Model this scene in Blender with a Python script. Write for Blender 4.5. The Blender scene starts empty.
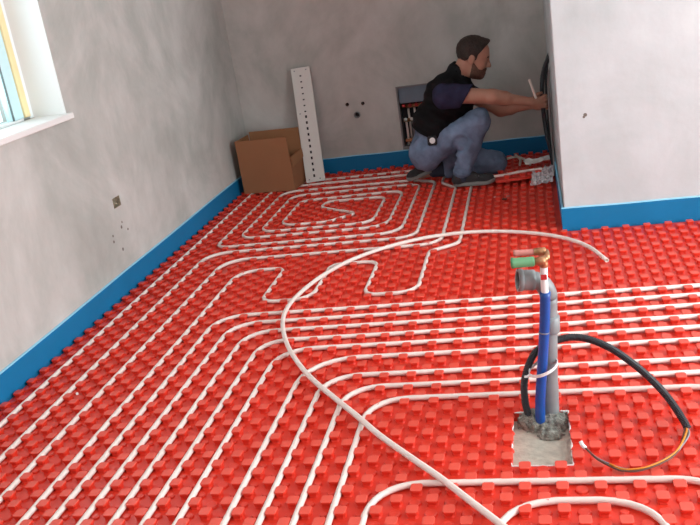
import bpy, math, random
import numpy as np
from mathutils import Matrix, Vector

random.seed(4)
rng = np.random.default_rng(7)
scene = bpy.context.scene
C = scene.collection

# ---------------------------------------------------------------- camera
cd = bpy.data.cameras.new('camera')
cam = bpy.data.objects.new('camera', cd)
C.objects.link(cam)
cd.sensor_fit = 'HORIZONTAL'
cd.sensor_width = 36.0
cd.lens = 43.63
cd.clip_start = 0.05
CR = Vector((0.97127449, 0.18711722, -0.14701367))
CDN = Vector((-0.07559511, -0.34317601, -0.93622412))
CF = Vector((-0.22563522, 0.92044412, -0.31917295))
mw = Matrix((CR, -CDN, -CF)).transposed().to_4x4()
mw.translation = (0, 0, 1.40)
cam.matrix_world = mw
scene.camera = cam

# ---------------------------------------------------------------- world, lights, exposure
world = bpy.data.worlds.new('world')
scene.world = world
world.use_nodes = True
bg = world.node_tree.nodes['Background']
bg.inputs['Color'].default_value = (0.86, 0.95, 1.0, 1)
bg.inputs['Strength'].default_value = 2.2

WX, BY = -2.14, 6.10          # inner faces of the left and far walls
RX, FY, CZ = 3.05, -2.2, 2.60  # right wall, wall behind the camera, ceiling
PX, PY = 0.105, 4.27          # edge and front of the projecting wall


def area(name, loc, rot, sx, sy, power, col):
    l = bpy.data.lights.new(name, 'AREA')
    l.shape = 'RECTANGLE'
    l.size, l.size_y = sx, sy
    l.energy = power
    l.color = col
    o = bpy.data.objects.new(name, l)
    C.objects.link(o)
    o.location = loc
    o.rotation_euler = rot
    return o


# daylight entering by the room's openings (patio door on the right, glazing behind the camera, the left window)
area('patio_door_daylight', (RX + 0.05, 1.9, 1.12), (0, math.radians(108), 0), 2.1, 2.7, 190, (0.87, 0.97, 1.0))
area('rear_glazing_daylight', (0.6, FY - 0.05, 1.75), (math.radians(90), 0, 0), 1.9, 1.1, 12, (0.87, 0.97, 1.0))
area('left_window_daylight', (WX - 0.24, 2.85, 1.6), (0, math.radians(-90), 0), 1.1, 1.3, 14, (0.85, 0.97, 1.0))

vs = scene.view_settings
vs.view_transform = 'Standard'
vs.look = 'None'
vs.gamma = 1.0
vs.use_curve_mapping = False
vs.exposure = 0.0


# ---------------------------------------------------------------- materials
def mat(name, col, rough=0.6, metal=0.0, spec=0.5, var=0.0, vscale=8.0, bump=0.0, bscale=60.0, trans=0.0, ior=1.45, alpha=1.0, sss=0.0):
    m = bpy.data.materials.new(name)
    m.use_nodes = True
    nt = m.node_tree
    b = nt.nodes['Principled BSDF']
    b.inputs['Base Color'].default_value = (*col, 1)
    b.inputs['Roughness'].default_value = rough
    b.inputs['Metallic'].default_value = metal
    b.inputs['Specular IOR Level'].default_value = spec
    b.inputs['Transmission Weight'].default_value = trans
    b.inputs['IOR'].default_value = ior
    b.inputs['Alpha'].default_value = alpha
    tc = nt.nodes.new('ShaderNodeTexCoord')
    if var > 0:
        n = nt.nodes.new('ShaderNodeTexNoise')
        n.inputs['Scale'].default_value = vscale
        n.inputs['Detail'].default_value = 5
        nt.links.new(tc.outputs['Object'], n.inputs['Vector'])
        r = nt.nodes.new('ShaderNodeMapRange')
        r.inputs['From Min'].default_value = 0.25
        r.inputs['From Max'].default_value = 0.75
        r.inputs['To Min'].default_value = 1 - var
        r.inputs['To Max'].default_value = 1 + var
        nt.links.new(n.outputs['Fac'], r.inputs['Value'])
        mx = nt.nodes.new('ShaderNodeVectorMath')
        mx.operation = 'SCALE'
        mx.inputs[0].default_value = col
        nt.links.new(r.outputs['Result'], mx.inputs['Scale'])
        nt.links.new(mx.outputs['Vector'], b.inputs['Base Color'])
    if bump > 0:
        n2 = nt.nodes.new('ShaderNodeTexNoise')
        n2.inputs['Scale'].default_value = bscale
        n2.inputs['Detail'].default_value = 4
        nt.links.new(tc.outputs['Object'], n2.inputs['Vector'])
        bp = nt.nodes.new('ShaderNodeBump')
        bp.inputs['Strength'].default_value = bump
        bp.inputs['Distance'].default_value = 0.01
        nt.links.new(n2.outputs['Fac'], bp.inputs['Height'])
        nt.links.new(bp.outputs['Normal'], b.inputs['Normal'])
    return m


def plaster(name, stops, stretch, spots=()):
    """skim-coated plaster: cloudy damp patches, trowel streaks, small knocks"""
    m = bpy.data.materials.new(name)
    m.use_nodes = True
    nt = m.node_tree
    L = nt.links.new
    b = nt.nodes['Principled BSDF']
    b.inputs['Roughness'].default_value = 0.75
    b.inputs['Specular IOR Level'].default_value = 0.25
    tc = nt.nodes.new('ShaderNodeTexCoord')
    n1 = nt.nodes.new('ShaderNodeTexNoise')
    n1.inputs['Scale'].default_value = 1.5
    n1.inputs['Detail'].default_value = 6
    n1.inputs['Roughness'].default_value = 0.62
    n1.inputs['Distortion'].default_value = 0.6
    L(tc.outputs['Object'], n1.inputs['Vector'])
    mp = nt.nodes.new('ShaderNodeMapping')
    mp.inputs['Scale'].default_value = stretch
    L(tc.outputs['Object'], mp.inputs['Vector'])
    n2 = nt.nodes.new('ShaderNodeTexNoise')
    n2.inputs['Scale'].default_value = 3.0
    n2.inputs['Detail'].default_value = 7
    n2.inputs['Roughness'].default_value = 0.6
    L(mp.outputs['Vector'], n2.inputs['Vector'])
    ad = nt.nodes.new('ShaderNodeMath')
    ad.operation = 'MULTIPLY_ADD'
    ad.inputs[1].default_value = 0.32
    L(n2.outputs['Fac'], ad.inputs[0])
    ml = nt.nodes.new('ShaderNodeMath')
    ml.operation = 'MULTIPLY'
    ml.inputs[1].default_value = 0.68
    L(n1.outputs['Fac'], ml.inputs[0])
    L(ml.outputs[0], ad.inputs[2])
    cr = nt.nodes.new('ShaderNodeValToRGB')
    el = cr.color_ramp.elements
    el[0].position, el[0].color = stops[0][0], (*stops[0][1], 1)
    el[1].position, el[1].color = stops[-1][0], (*stops[-1][1], 1)
    for p, c in stops[1:-1]:
        e = el.new(p)
        e.color = (*c, 1)
    L(ad.outputs[0], cr.inputs['Fac'])
    col = cr.outputs['Color']
    if spots:
        geo = nt.nodes.new('ShaderNodeNewGeometry')
        tot = None
        for (p, r) in spots:
            d = nt.nodes.new('ShaderNodeVectorMath')
            d.operation = 'DISTANCE'
            L(geo.outputs['Position'], d.inputs[0])
            d.inputs[1].default_value = p
            lt = nt.nodes.new('ShaderNodeMath')
            lt.operation = 'LESS_THAN'
            L(d.outputs['Value'], lt.inputs[0])
            lt.inputs[1].default_value = r
            if tot is None:
                tot = lt.outputs[0]
            else:
                mxx = nt.nodes.new('ShaderNodeMath')
                mxx.operation = 'MAXIMUM'
                L(tot, mxx.inputs[0])
                L(lt.outputs[0], mxx.inputs[1])
                tot = mxx.outputs[0]
        mix = nt.nodes.new('ShaderNodeMix')
        mix.data_type = 'RGBA'
        L(tot, mix.inputs['Factor'])
        L(col, mix.inputs[6])
        mix.inputs[7].default_value = (0.16, 0.13, 0.11, 1)
        col = mix.outputs[2]
    L(col, b.inputs['Base Color'])
    n3 = nt.nodes.new('ShaderNodeTexNoise')
    n3.inputs['Scale'].default_value = 14
    n3.inputs['Detail'].default_value = 5
    L(tc.outputs['Object'], n3.inputs['Vector'])
    bp = nt.nodes.new('ShaderNodeBump')
    bp.inputs['Strength'].default_value = 0.12
    bp.inputs['Distance'].default_value = 0.02
    L(n3.outputs['Fac'], bp.inputs['Height'])
    L(bp.outputs['Normal'], b.inputs['Normal'])
    return m


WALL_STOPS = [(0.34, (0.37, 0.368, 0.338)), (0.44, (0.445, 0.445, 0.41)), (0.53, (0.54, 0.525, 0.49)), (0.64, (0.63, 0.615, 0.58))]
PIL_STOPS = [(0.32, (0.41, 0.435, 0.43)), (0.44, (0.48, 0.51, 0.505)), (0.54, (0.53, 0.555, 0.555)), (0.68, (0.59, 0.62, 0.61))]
M = {}
M['plaster'] = plaster('plaster', WALL_STOPS, (1.5, 1.5, 0.8), [((WX, 3.927, 0.359), .006), ((WX, 3.91, 0.337), .009), ((WX, 3.972, 0.306), .007), ((WX, 3.803, 0.323), .007), ((WX, 3.798, 0.293), .008), ((WX, 3.87, 0.229), .009)])
M['plaster_pale'] = plaster('plaster_pale', PIL_STOPS, (2.0, 2.0, 0.7), [((0.235, PY, 0.585), .009), ((0.228, PY, 0.575), .006)])
M['ceiling'] = mat('ceiling_paint', (0.82, 0.82, 0.81), 0.8)
M['red'] = mat('red_plastic', (0.76, 0.040, 0.016), 0.42, spec=0.85, var=0.06, vscale=3.0)
M['red_lit_top'] = mat('red_plastic_lit_top', (0.80, 0.085, 0.050), 0.45, spec=0.85, var=0.08, vscale=9.0)  # paler copy of the red for nub tops, light from above painted in
M['pipe'] = mat('pipe_white', (0.82, 0.71, 0.64), 0.40, var=0.04, vscale=4)
M['blue'] = mat('blue_foam', (0.003, 0.165, 0.36), 0.55, spec=0.35, var=0.10, vscale=3.0, bump=0.08, bscale=25)
M['blue_edge'] = mat('blue_film', (0.28, 0.62, 0.80), 0.35)
M['concrete'] = mat('concrete', (0.50, 0.50, 0.41), 0.9, var=0.22, vscale=30, bump=0.5, bscale=90)
M['mortar'] = mat('mortar', (0.25, 0.26, 0.22), 0.95, var=0.7, vscale=70, bump=1.0, bscale=160)
M['foil'] = mat('white_foam_edge', (0.88, 0.86, 0.82), 0.7)
M['card'] = mat('cardboard', (0.30, 0.135, 0.065), 0.8, spec=0.2, var=0.06, vscale=5)
M['card_in'] = mat('cardboard_inner', (0.33, 0.16, 0.075), 0.85, spec=0.2, var=0.06, vscale=5)
M['white_metal'] = mat('white_coated_metal', (0.70, 0.69, 0.64), 0.5, var=0.04, vscale=6)
M['black'] = mat('black_plastic', (0.012, 0.013, 0.016), 0.5)
M['conduit'] = mat('corrugated_black', (0.022, 0.025, 0.03), 0.45)
M['grey_conduit'] = mat('grey_conduit', (0.20, 0.19, 0.19), 0.5)
M['pvc'] = mat('grey_pvc', (0.22, 0.235, 0.235), 0.38, var=0.2, vscale=14)
M['bluepipe'] = mat('blue_sleeve', (0.010, 0.075, 0.32), 0.35, var=0.15, vscale=20)
M['white'] = mat('white_plastic', (0.80, 0.80, 0.78), 0.45)
M['redmark'] = mat('red_print', (0.55, 0.03, 0.03), 0.5)
M['brass'] = mat('brass', (0.45, 0.24, 0.12), 0.38, metal=0.7, var=0.2, vscale=30)
M['green'] = mat('green_cap', (0.10, 0.28, 0.13), 0.5)
M['pinkcap'] = mat('red_cap', (0.55, 0.20, 0.17), 0.45)
M['orange'] = mat('wire_orange', (0.75, 0.25, 0.02), 0.5)
M['wire_grey'] = mat('wire_grey', (0.22, 0.23, 0.25), 0.5)
M['wire_brown'] = mat('wire_brown', (0.12, 0.05, 0.03), 0.5)
M['steel_blue'] = mat('cabinet_steel', (0.16, 0.20, 0.25), 0.5, metal=0.2, var=0.1, vscale=9)
M['dark'] = mat('dark_recess', (0.025, 0.024, 0.025), 0.8)
M['redcap'] = mat('valve_red', (0.42, 0.03, 0.03), 0.5)
M['frame_white'] = mat('window_frame_white', (0.80, 0.84, 0.83), 0.4)
M['wood_yellow'] = mat('yellow_batten', (0.85, 0.70, 0.38), 0.6, var=0.08, vscale=10)
M['gasket'] = mat('gasket', (0.12, 0.16, 0.16), 0.6)
M['cyan_trim'] = mat('pale_blue_trim', (0.58, 0.80, 0.82), 0.5)
M['sill'] = mat('sill_white', (0.80, 0.78, 0.75), 0.5)
M['glass'] = mat('glass', (0.85, 0.97, 1.0), 0.02, trans=1.0, ior=1.05)
M['debris'] = mat('rubble_beige', (0.32, 0.27, 0.19), 0.95, var=0.5, vscale=70, bump=0.8, bscale=120)
M['skin'] = mat('skin', (0.43, 0.215, 0.145), 0.5, var=0.07, vscale=22)
M['hair'] = mat('dark_hair', (0.028, 0.017, 0.012), 0.6, var=0.4, vscale=60, bump=0.6, bscale=180)
M['beard'] = mat('short_beard', (0.12, 0.06, 0.04), 0.8, var=0.4, vscale=120, bump=0.4, bscale=250)
M['vest'] = mat('black_vest', (0.004, 0.004, 0.005), 0.75, spec=0.2, var=0.3, vscale=14, bump=0.35, bscale=28)
M['tee'] = mat('navy_cotton', (0.028, 0.028, 0.062), 0.85, spec=0.2, var=0.2, vscale=20, bump=0.3, bscale=30)
M['denim'] = mat('faded_denim', (0.155, 0.21, 0.305), 0.85, spec=0.2, var=0.5, vscale=9, bump=0.35, bscale=45)
M['shoe'] = mat('shoe_suede', (0.032, 0.032, 0.034), 0.8, var=0.2, vscale=30)
M['sole'] = mat('shoe_sole', (0.24, 0.24, 0.225), 0.7)
M['sock'] = mat('dark_sock', (0.035, 0.045, 0.07), 0.9)
M['eye'] = mat('eye_dark', (0.02, 0.015, 0.012), 0.3)
M['bag'] = mat('clear_plastic', (0.92, 0.92, 0.92), 0.12, spec=1.0, alpha=0.45)


# ---------------------------------------------------------------- mesh helpers
def link(name, verts, faces, m, parent=None, smooth=False, mats=None, midx=None):
    me = bpy.data.meshes.new(name)
    me.from_pydata([tuple(map(float, v)) for v in verts], [], [tuple(map(int, f)) for f in faces])
    for mm in (mats or [m]):
        me.materials.append(mm)
    if midx is not None:
        me.polygons.foreach_set('material_index', midx)
    if smooth:
        me.polygons.foreach_set('use_smooth', [True] * len(me.polygons))
    me.update()
    o = bpy.data.objects.new(name, me)
    C.objects.link(o)
    if parent is not None:
        o.parent = parent
        o.matrix_parent_inverse = parent.matrix_basis.inverted()
    return o


def tag(o, label=None, cat=None, group=None, kind=None):
    if label:
        o['label'] = label
    if cat:
        o['category'] = cat
    if group:
        o['group'] = group
    if kind:
        o['kind'] = kind
    return o


def thing(name, label, cat, loc, group=None):
    o = bpy.data.objects.new(name, None)
    C.objects.link(o)
    o.location = loc
    o.empty_display_size = 0.05
    return tag(o, label, cat, group)


class MB:
    def __init__(s):
        s.v, s.f = [], []

    def add(s, v, f):
        n = len(s.v)
        s.v += [tuple(p) for p in v]
        s.f += [tuple(i + n for i in q) for q in f]
        return s

    def box(s, x0, x1, y0, y1, z0, z1, T=None):
        v = [(x0, y0, z0), (x1, y0, z0), (x1, y1, z0), (x0, y1, z0), (x0, y0, z1), (x1, y0, z1), (x1, y1, z1), (x0, y1, z1)]
        if T is not None:
            v = [tuple(T @ Vector(p)) for p in v]
        return s.add(v, [(0, 3, 2, 1), (4, 5, 6, 7), (0, 1, 5, 4), (1, 2, 6, 5), (2, 3, 7, 6), (3, 0, 4, 7)])

    def bbox(s, x0, x1, y0, y1, z0, z1, c=0.002, T=None):
        """box with chamfered edges"""
        xs, ys, zs = (x0, x1), (y0, y1), (z0, z1)
        v, idx = [], {}
        for i in (0, 1):
            for j in (0, 1):
                for k in (0, 1):
                    p = (xs[i], ys[j], zs[k])
                    sg = (1 if i == 0 else -1, 1 if j == 0 else -1, 1 if k == 0 else -1)
                    for a in range(3):
                        q = [p[t] + (0 if t == a else sg[t] * c) for t in range(3)]
                        idx[(i, j, k, a)] = len(v)
                        v.append(tuple(q))
        f = []
        for a in range(3):
            b, d = (a + 1) % 3, (a + 2) % 3
            for e in (0, 1):
                loop = []
                for (u, w) in ((0, 0), (1, 0), (1, 1), (0, 1)):
                    key = [0, 0, 0]
                    key[a], key[b], key[d] = e, u, w
                    loop.append(idx[(*key, a)])
                f.append(loop if e else loop[::-1])
        for a in range(3):
            b, d = (a + 1) % 3, (a + 2) % 3
            for u in (0, 1):
                for w in (0, 1):
                    k0, k1 = [0, 0, 0], [0, 0, 0]
                    k0[a], k0[b], k0[d] = 0, u, w
                    k1[a], k1[b], k1[d] = 1, u, w
                    q = [idx[(*k0, b)], idx[(*k1, b)], idx[(*k1, d)], idx[(*k0, d)]]
                    f.append(q if u == w else q[::-1])
        for i in (0, 1):
            for j in (0, 1):
                for k in (0, 1):
                    q = [idx[(i, j, k, 0)], idx[(i, j, k, 1)], idx[(i, j, k, 2)]]
                    f.append(q if (i + j + k) % 2 == 1 else q[::-1])
        if T is not None:
            v = [tuple(T @ Vector(p)) for p in v]
        return s.add(v, f)

    def tube(s, pts, r, n=10, cap=True, rs=None):
        v, f = tube_geo(pts, r, n, cap, rs)
        return s.add(v, f)

    def build(s, name, m, parent=None, smooth=False):
        return link(name, s.v, s.f, m, parent, smooth)


def tube_geo(pts, r, n=10, cap=True, rs=None):
    P = np.array(pts, float)
    T = np.gradient(P, axis=0)
    T /= np.linalg.norm(T, axis=1, keepdims=True) + 1e-12
    up = np.array([0, 0, 1.0]) if abs(T[0][2]) < 0.9 else np.array([1.0, 0, 0])
    u = up - T[0] * (up @ T[0])
    u /= np.linalg.norm(u)
    v, f = [], []
    ang = np.linspace(0, 2 * math.pi, n, endpoint=False)
    for i in range(len(P)):
        u = u - T[i] * (u @ T[i])
        u /= np.linalg.norm(u)
        w = np.cross(T[i], u)
        rr = rs[i] if rs is not None else r
        v += [tuple(P[i] + rr * (math.cos(a) * u + math.sin(a) * w)) for a in ang]
    for i in range(len(P) - 1):
        for k in range(n):
            k2 = (k + 1) % n
            f.append((i * n + k, i * n + k2, (i + 1) * n + k2, (i + 1) * n + k))
    if cap:
        f.append(tuple(range(n))[::-1])
        f.append(tuple((len(P) - 1) * n + k for k in range(n)))
    return v, f


def hollow_geo(pts, ro, ri, n=16):
    """tube with a bore: outer wall, inner wall, annular ends"""
    vo, fo = tube_geo(pts, ro, n, False)
    vi, fi = tube_geo(pts, ri, n, False)
    k = len(vo)
    f = fo + [tuple(i + k for i in q[::-1]) for q in fi]
    m = len(pts)
    for e in (0, m - 1):
        for a in range(n):
            b = (a + 1) % n
            q = (e * n + a, e * n + b, k + e * n + b, k + e * n + a)
            f.append(q[::-1] if e == 0 else q)
    return vo + vi, f


def spline(pts, per=8):
    P = np.array(pts, float)
    P = np.vstack([2 * P[0] - P[1], P, 2 * P[-1] - P[-2]])
    out = []
    for i in range(1, len(P) - 2):
        p0, p1, p2, p3 = P[i - 1], P[i], P[i + 1], P[i + 2]
        for t in np.linspace(0, 1, per, endpoint=False):
            out.append(0.5 * ((2 * p1) + (-p0 + p2) * t + (2 * p0 - 5 * p1 + 4 * p2 - p3) * t * t + (-p0 + 3 * p1 - 3 * p2 + p3) * t ** 3))
    out.append(P[-2])
    return np.array(out)


def fillet(cs, seg=7):
    """2D polyline [(x, y, radius)] with rounded corners"""
    out = [np.array(cs[0][:2], float)]
    for i in range(1, len(cs) - 1):
        p, a, b = np.array(cs[i][:2], float), np.array(cs[i - 1][:2], float), np.array(cs[i + 1][:2], float)
        r = cs[i][2] if len(cs[i]) > 2 else 1.5
        d1, d2 = (a - p), (b - p)
        l1, l2 = np.linalg.norm(d1), np.linalg.norm(d2)
        d1, d2 = d1 / l1, d2 / l2
        c = np.clip(d1 @ d2, -1, 1)
        half = math.acos(c) / 2
        t = min(r / math.tan(half), 0.49 * l1 if i > 1 else 0.95 * l1, 0.49 * l2 if i < len(cs) - 2 else 0.95 * l2)
        s, e = p + d1 * t, p + d2 * t
        for q in np.linspace(0, 1, seg + 1):
            lin = (1 - q) ** 2 * s + 2 * q * (1 - q) * (0.18 * (s + e) / 2 + 0.82 * p) + q * q * e
            out.append(lin)
    out.append(np.array(cs[-1][:2], float))
    return out


def resample(P, step):
    P = np.array(P, float)
    seg = np.linalg.norm(np.diff(P, axis=0), axis=1)
    s = np.concatenate([[0], np.cumsum(seg)])
    n = max(2, int(s[-1] / step) + 1)
    q = np.linspace(0, s[-1], n)
    return np.stack([np.interp(q, s, P[:, k]) for k in range(P.shape[1])], 1)


def lathe(profile, T, n=20):
    """profile [(radius, height)] around local z, transformed by T"""
    v, f = [], []
    for (r, h) in profile:
        for k in range(n):
            a = 2 * math.pi * k / n
            v.append(tuple(T @ Vector((r * math.cos(a), r * math.sin(a), h))))
    for i in range(len(profile) - 1):
        for k in range(n):
            k2 = (k + 1) % n
            f.append((i * n + k, i * n + k2, (i + 1) * n + k2, (i + 1) * n + k))
    f.append(tuple(range(n))[::-1])
    f.append(tuple((len(profile) - 1) * n + k for k in range(n)))
    return v, f


def frame_to(p, d, up=(0, 0, 1)):
    """matrix whose local z points along d, at p"""
    z = Vector(d).normalized()
    u = Vector(up)
    if abs(z.dot(u.normalized())) > 0.97:
        u = Vector((1, 0, 0))
    x = u.cross(z).normalized()
    y = z.cross(x)
    m = Matrix((x, y, z)).transposed().to_4x4()
    m.translation = Vector(p)
    return m


def holed_wall(name, m, to_world, u0, u1, z0, z1, holes, thick):
    """wall slab with rectangular openings; to_world(u, z, depth)"""
    us = sorted({u0, u1, *[h[0] for h in holes], *[h[1] for h in holes]})
    zs = sorted({z0, z1, *[h[2] for h in holes], *[h[3] for h in holes]})
    vid, v, f = {}, [], []

    def V(u, z, d):
        k = (u, z, d)
        if k not in vid:
            vid[k] = len(v)
            v.append(to_world(u, z, d))
        return vid[k]

    def solid(i, j):
        if i < 0 or j < 0 or i >= len(us) - 1 or j >= len(zs) - 1:
            return False
        cu, cz = (us[i] + us[i + 1]) / 2, (zs[j] + zs[j + 1]) / 2
        return not any(h[0] < cu < h[1] and h[2] < cz < h[3] for h in holes)
    for i in range(len(us) - 1):
        for j in range(len(zs) - 1):
            if not solid(i, j):
                continue
            a, b, c, d = us[i], us[i + 1], zs[j], zs[j + 1]
            f.append((V(a, c, 0), V(b, c, 0), V(b, d, 0), V(a, d, 0)))
            f.append((V(a, c, thick), V(a, d, thick), V(b, d, thick), V(b, c, thick)))
            for (ni, nj, p, q) in ((i - 1, j, (a, c), (a, d)), (i + 1, j, (b, d), (b, c)), (i, j - 1, (b, c), (a, c)), (i, j + 1, (a, d), (b, d))):
                if not solid(ni, nj):
                    f.append((V(*p, 0), V(*q, 0), V(*q, thick), V(*p, thick)))
    o = link(name, v, f, m)
    return tag(o, kind='structure')


# ---------------------------------------------------------------- room shell
WIN = (2.25, 3.66, 0.98, 2.15)
CAV = (3.883, 3.966, 0.442, 0.496)
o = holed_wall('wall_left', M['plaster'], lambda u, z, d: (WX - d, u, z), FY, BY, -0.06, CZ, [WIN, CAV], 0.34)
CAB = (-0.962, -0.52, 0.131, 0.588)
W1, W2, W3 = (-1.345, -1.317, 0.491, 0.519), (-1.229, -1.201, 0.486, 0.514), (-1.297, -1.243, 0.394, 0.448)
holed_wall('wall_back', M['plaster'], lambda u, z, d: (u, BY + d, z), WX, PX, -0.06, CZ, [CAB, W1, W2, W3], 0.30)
mb = MB().bbox(PX, RX + 0.2, PY, BY + 0.3, -0.06, CZ, 0.004)
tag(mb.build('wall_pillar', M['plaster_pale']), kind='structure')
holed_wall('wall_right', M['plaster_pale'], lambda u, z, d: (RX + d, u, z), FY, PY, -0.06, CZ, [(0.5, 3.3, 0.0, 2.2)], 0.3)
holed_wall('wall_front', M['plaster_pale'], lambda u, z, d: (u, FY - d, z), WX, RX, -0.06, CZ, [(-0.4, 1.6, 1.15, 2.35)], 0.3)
tag(MB().box(WX - 0.3, RX + 0.3, FY - 0.3, BY + 0.3, CZ, CZ + 0.2).build('ceiling', M['ceiling']), kind='structure')

# window in the left wall -----------------------------------------------------
wx = WX - 0.17
y0, y1, z0, z1 = WIN
wroot = thing('window_1', None, None, (wx, y1, z0))
tag(wroot, kind='structure')
g = MB()
for (a, b, c, d) in ((y1 - 0.028, y1, z0, z1), (y0, y0 + 0.05, z0, z1), (y0, y1, z1 - 0.05, z1)):
    g.bbox(wx - 0.07, wx, a, b, c, d, 0.003)
g.build('window_frame', M['frame_white'], wroot)
MB().bbox(wx - 0.06, wx + 0.004, y1 - 0.072, y1 - 0.029, z0 + 0.012, z1 - 0.05, 0.003).build('batten', M['wood_yellow'], wroot)
MB().bbox(wx - 0.05, wx - 0.004, y1 - 0.150, y1 - 0.074, z0 + 0.012, z1 - 0.05, 0.003).build('sash_stile', M['cyan_trim'], wroot)
MB().box(wx - 0.012, wx - 0.005, y1 - 0.157, y1 - 0.151, z0 + 0.012, z1 - 0.05).build('gasket', M['gasket'], wroot)
MB().bbox(wx - 0.06, wx, y0 + 0.05, y1 - 0.086, z0, z0 + 0.012, 0.002).build('bottom_rail', M['frame_white'], wroot)
MB().box(wx - 0.034, wx - 0.028, y0 + 0.05, y1 - 0.163, z0 + 0.012, z1 - 0.05).build('pane', M['glass'], wroot)
MB().bbox(wx, WX + 0.028, y0 - 0.04, y1 + 0.016, z0 - 0.028, z0 + 0.0005, 0.004).build('window_sill', M['sill'], wroot)
# white lining boards of the reveal
MB().box(wx, WX - 0.001, y1 - 0.004, y1 + 0.002, z0, z1).build('reveal_lining', M['sill'], wroot)

# socket cavity in left wall
sroot = thing('socket_cavity', 'small open socket hole chiselled in the left wall', 'socket hole', (WX, 3.925, 0.442))
a, b, c, d = CAV
g = MB()
g.box(WX - 0.052, WX - 0.048, a, b, c, d).box(WX - 0.048, WX - 0.002, a, a + 0.003, c, d).box(WX - 0.048, WX - 0.002, b - 0.003, b, c, d)
g.box(WX - 0.048, WX - 0.002, a + 0.003, b - 0.003, c, c + 0.003).box(WX - 0.048, WX - 0.002, a + 0.003, b - 0.003, d - 0.003, d)
g.build('socket_box', M['debris'], sroot)
nv, nf = [], []
ys, zs = np.linspace(a + .004, b - .004, 9), np.linspace(c + .004, d - .004, 7)
for z in zs:
    for y in ys:
        nv.append((WX - 0.036 + 0.022 * rng.random() * (0.4 + 0.6 * (d - z) / (d - c)), y, z))
for j in range(6):
    for i in range(8):
        nf.append((j * 9 + i, j * 9 + i + 1, (j + 1) * 9 + i + 1, (j + 1) * 9 + i))
link('rubble_fill', nv, nf, M['debris'], sroot)


# perimeter foam strips -------------------------------------------------------
def strip(name, p, q, nrm, h=0.125, t=0.009, z0=0.0, gap=0.0):
    p, q, nrm = Vector(p), Vector(q), Vector(nrm)
    n = 40
    v, f = [], []
    for i in range(n + 1):
        a = p.lerp(q, i / n)
        wv = 0.0012 * math.sin(i * 1.7 + len(name)) + 0.0008 * math.sin(i * 0.6)
        hh = h + 0.0012 * math.sin(i * 0.9 + 1)
        for (dz, dn) in ((z0, gap), (z0, gap + t + abs(wv)), (z0 + hh * .5, gap + t + 0.001 + wv), (z0 + hh - .005, gap + t + abs(wv)), (z0 + hh, gap + t - 0.003), (z0 + hh, gap)):
            v.append((a + nrm * dn + Vector((0, 0, dz)))[:])
    mi = []
    for i in range(n):
        for k in range(6):
            k2 = (k + 1) % 6
            f.append((i * 6 + k, i * 6 + k2, (i + 1) * 6 + k2, (i + 1) * 6 + k))
            mi.append(1 if k in (3, 4) else 0)
    f.append((0, 1, 2, 3, 4, 5)); mi.append(1)
    f.append(tuple(n * 6 + k for k in range(6))); mi.append(1)
    o = link(name, v, f, None, mats=[M['blue'], M['blue_edge']], midx=mi)
    return tag(o, kind='structure')


strip('baseboard_left', (WX, FY, 0), (WX, BY, 0), (1, 0, 0))
strip('baseboard_back', (WX + 0.01, BY, 0), (PX, BY, 0), (0, -1, 0))
strip('baseboard_pillar', (PX - 0.014, PY, 0), (RX, PY, 0), (0, -1, 0))
strip('baseboard_recess', (PX, PY, 0), (PX, BY - 0.01, 0), (-1, 0, 0), gap=0.004)

# ---------------------------------------------------------------- red nubbed floor panel
U = 0.05


def LX(i):
    return (i - 0.10) * U


def LY(j):
    return (j + 0.12) * U


def NY(j):
    return (j + 0.26) * U


HX0, HX1, HY0, HY1 = -0.143, 0.030, 2.136, 2.440      # cut-out around the pipe stubs
xs = [WX, HX0, HX1, PX, RX]
ys = [FY, HY0, HY1, PY, BY]
v = [(x, y, 0) for y in ys for x in xs]
f = []
for j in range(4):
    for i in range(4):
        if (i, j) == (1, 1) or (j == 3 and i == 3):
            continue
        f.append((j * 5 + i, j * 5 + i + 1, (j + 1) * 5 + i + 1, (j + 1) * 5 + i))
k = len(v)
v += [(HX0, HY0, -.03), (HX1, HY0, -.03), (HX1, HY1, -.03), (HX0, HY1, -.03)]
h0, h1, h2, h3 = 6, 7, 12, 11
f += [(h0, h1, k + 1, k), (h1, h2, k + 2, k + 1), (h2, h3, k + 3, k + 2), (h3, h0, k, k + 3)]
floor = link('floor', v, f, M['red'])
tag(floor, kind='structure')
MB().box(WX - 0.2, RX + 0.2, FY - 0.2, BY + 0.2, -0.12, -0.030).build('subfloor', M['concrete'], floor)


def oct_ring(h, ch, z):
    return [(x * 0.92, y, w) for (x, y, w) in [(h, -h + ch, z), (h, h - ch, z), (h - ch, h, z), (-h + ch, h, z), (-h, h - ch, z), (-h, -h + ch, z), (-h + ch, -h, z), (h - ch, -h, z)]]


nub_v, nub_f = [], []
for (h, ch, z) in ((0.0165, 0.006, 0.0), (0.0150, 0.0055, 0.006), (0.0182, 0.005, 0.0155), (0.0180, 0.005, 0.0202), (0.0166, 0.005, 0.0210)):
    nub_v += oct_ring(h, ch, z)
for r in range(4):
    for k in range(8):
        nub_f.append((r * 8 + k, r * 8 + (k + 1) % 8, (r + 1) * 8 + (k + 1) % 8, (r + 1) * 8 + k))
nub_f.append(tuple(32 + k for k in range(8)))
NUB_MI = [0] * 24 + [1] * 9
bump_v, bump_f = [], []
for (r, z) in ((0.0125, 0.0), (0.0115, 0.0055), (0.0095, 0.007)):
    bump_v += [(r * math.cos(a), r * math.sin(a), z) for a in np.arange(8) * math.pi / 4]
for r in range(2):
    for k in range(8):
        bump_f.append((r * 8 + k, r * 8 + (k + 1) % 8, (r + 1) * 8 + (k + 1) % 8, (r + 1) * 8 + k))
bump_f.append(tuple(16 + k for k in range(8)))

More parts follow.
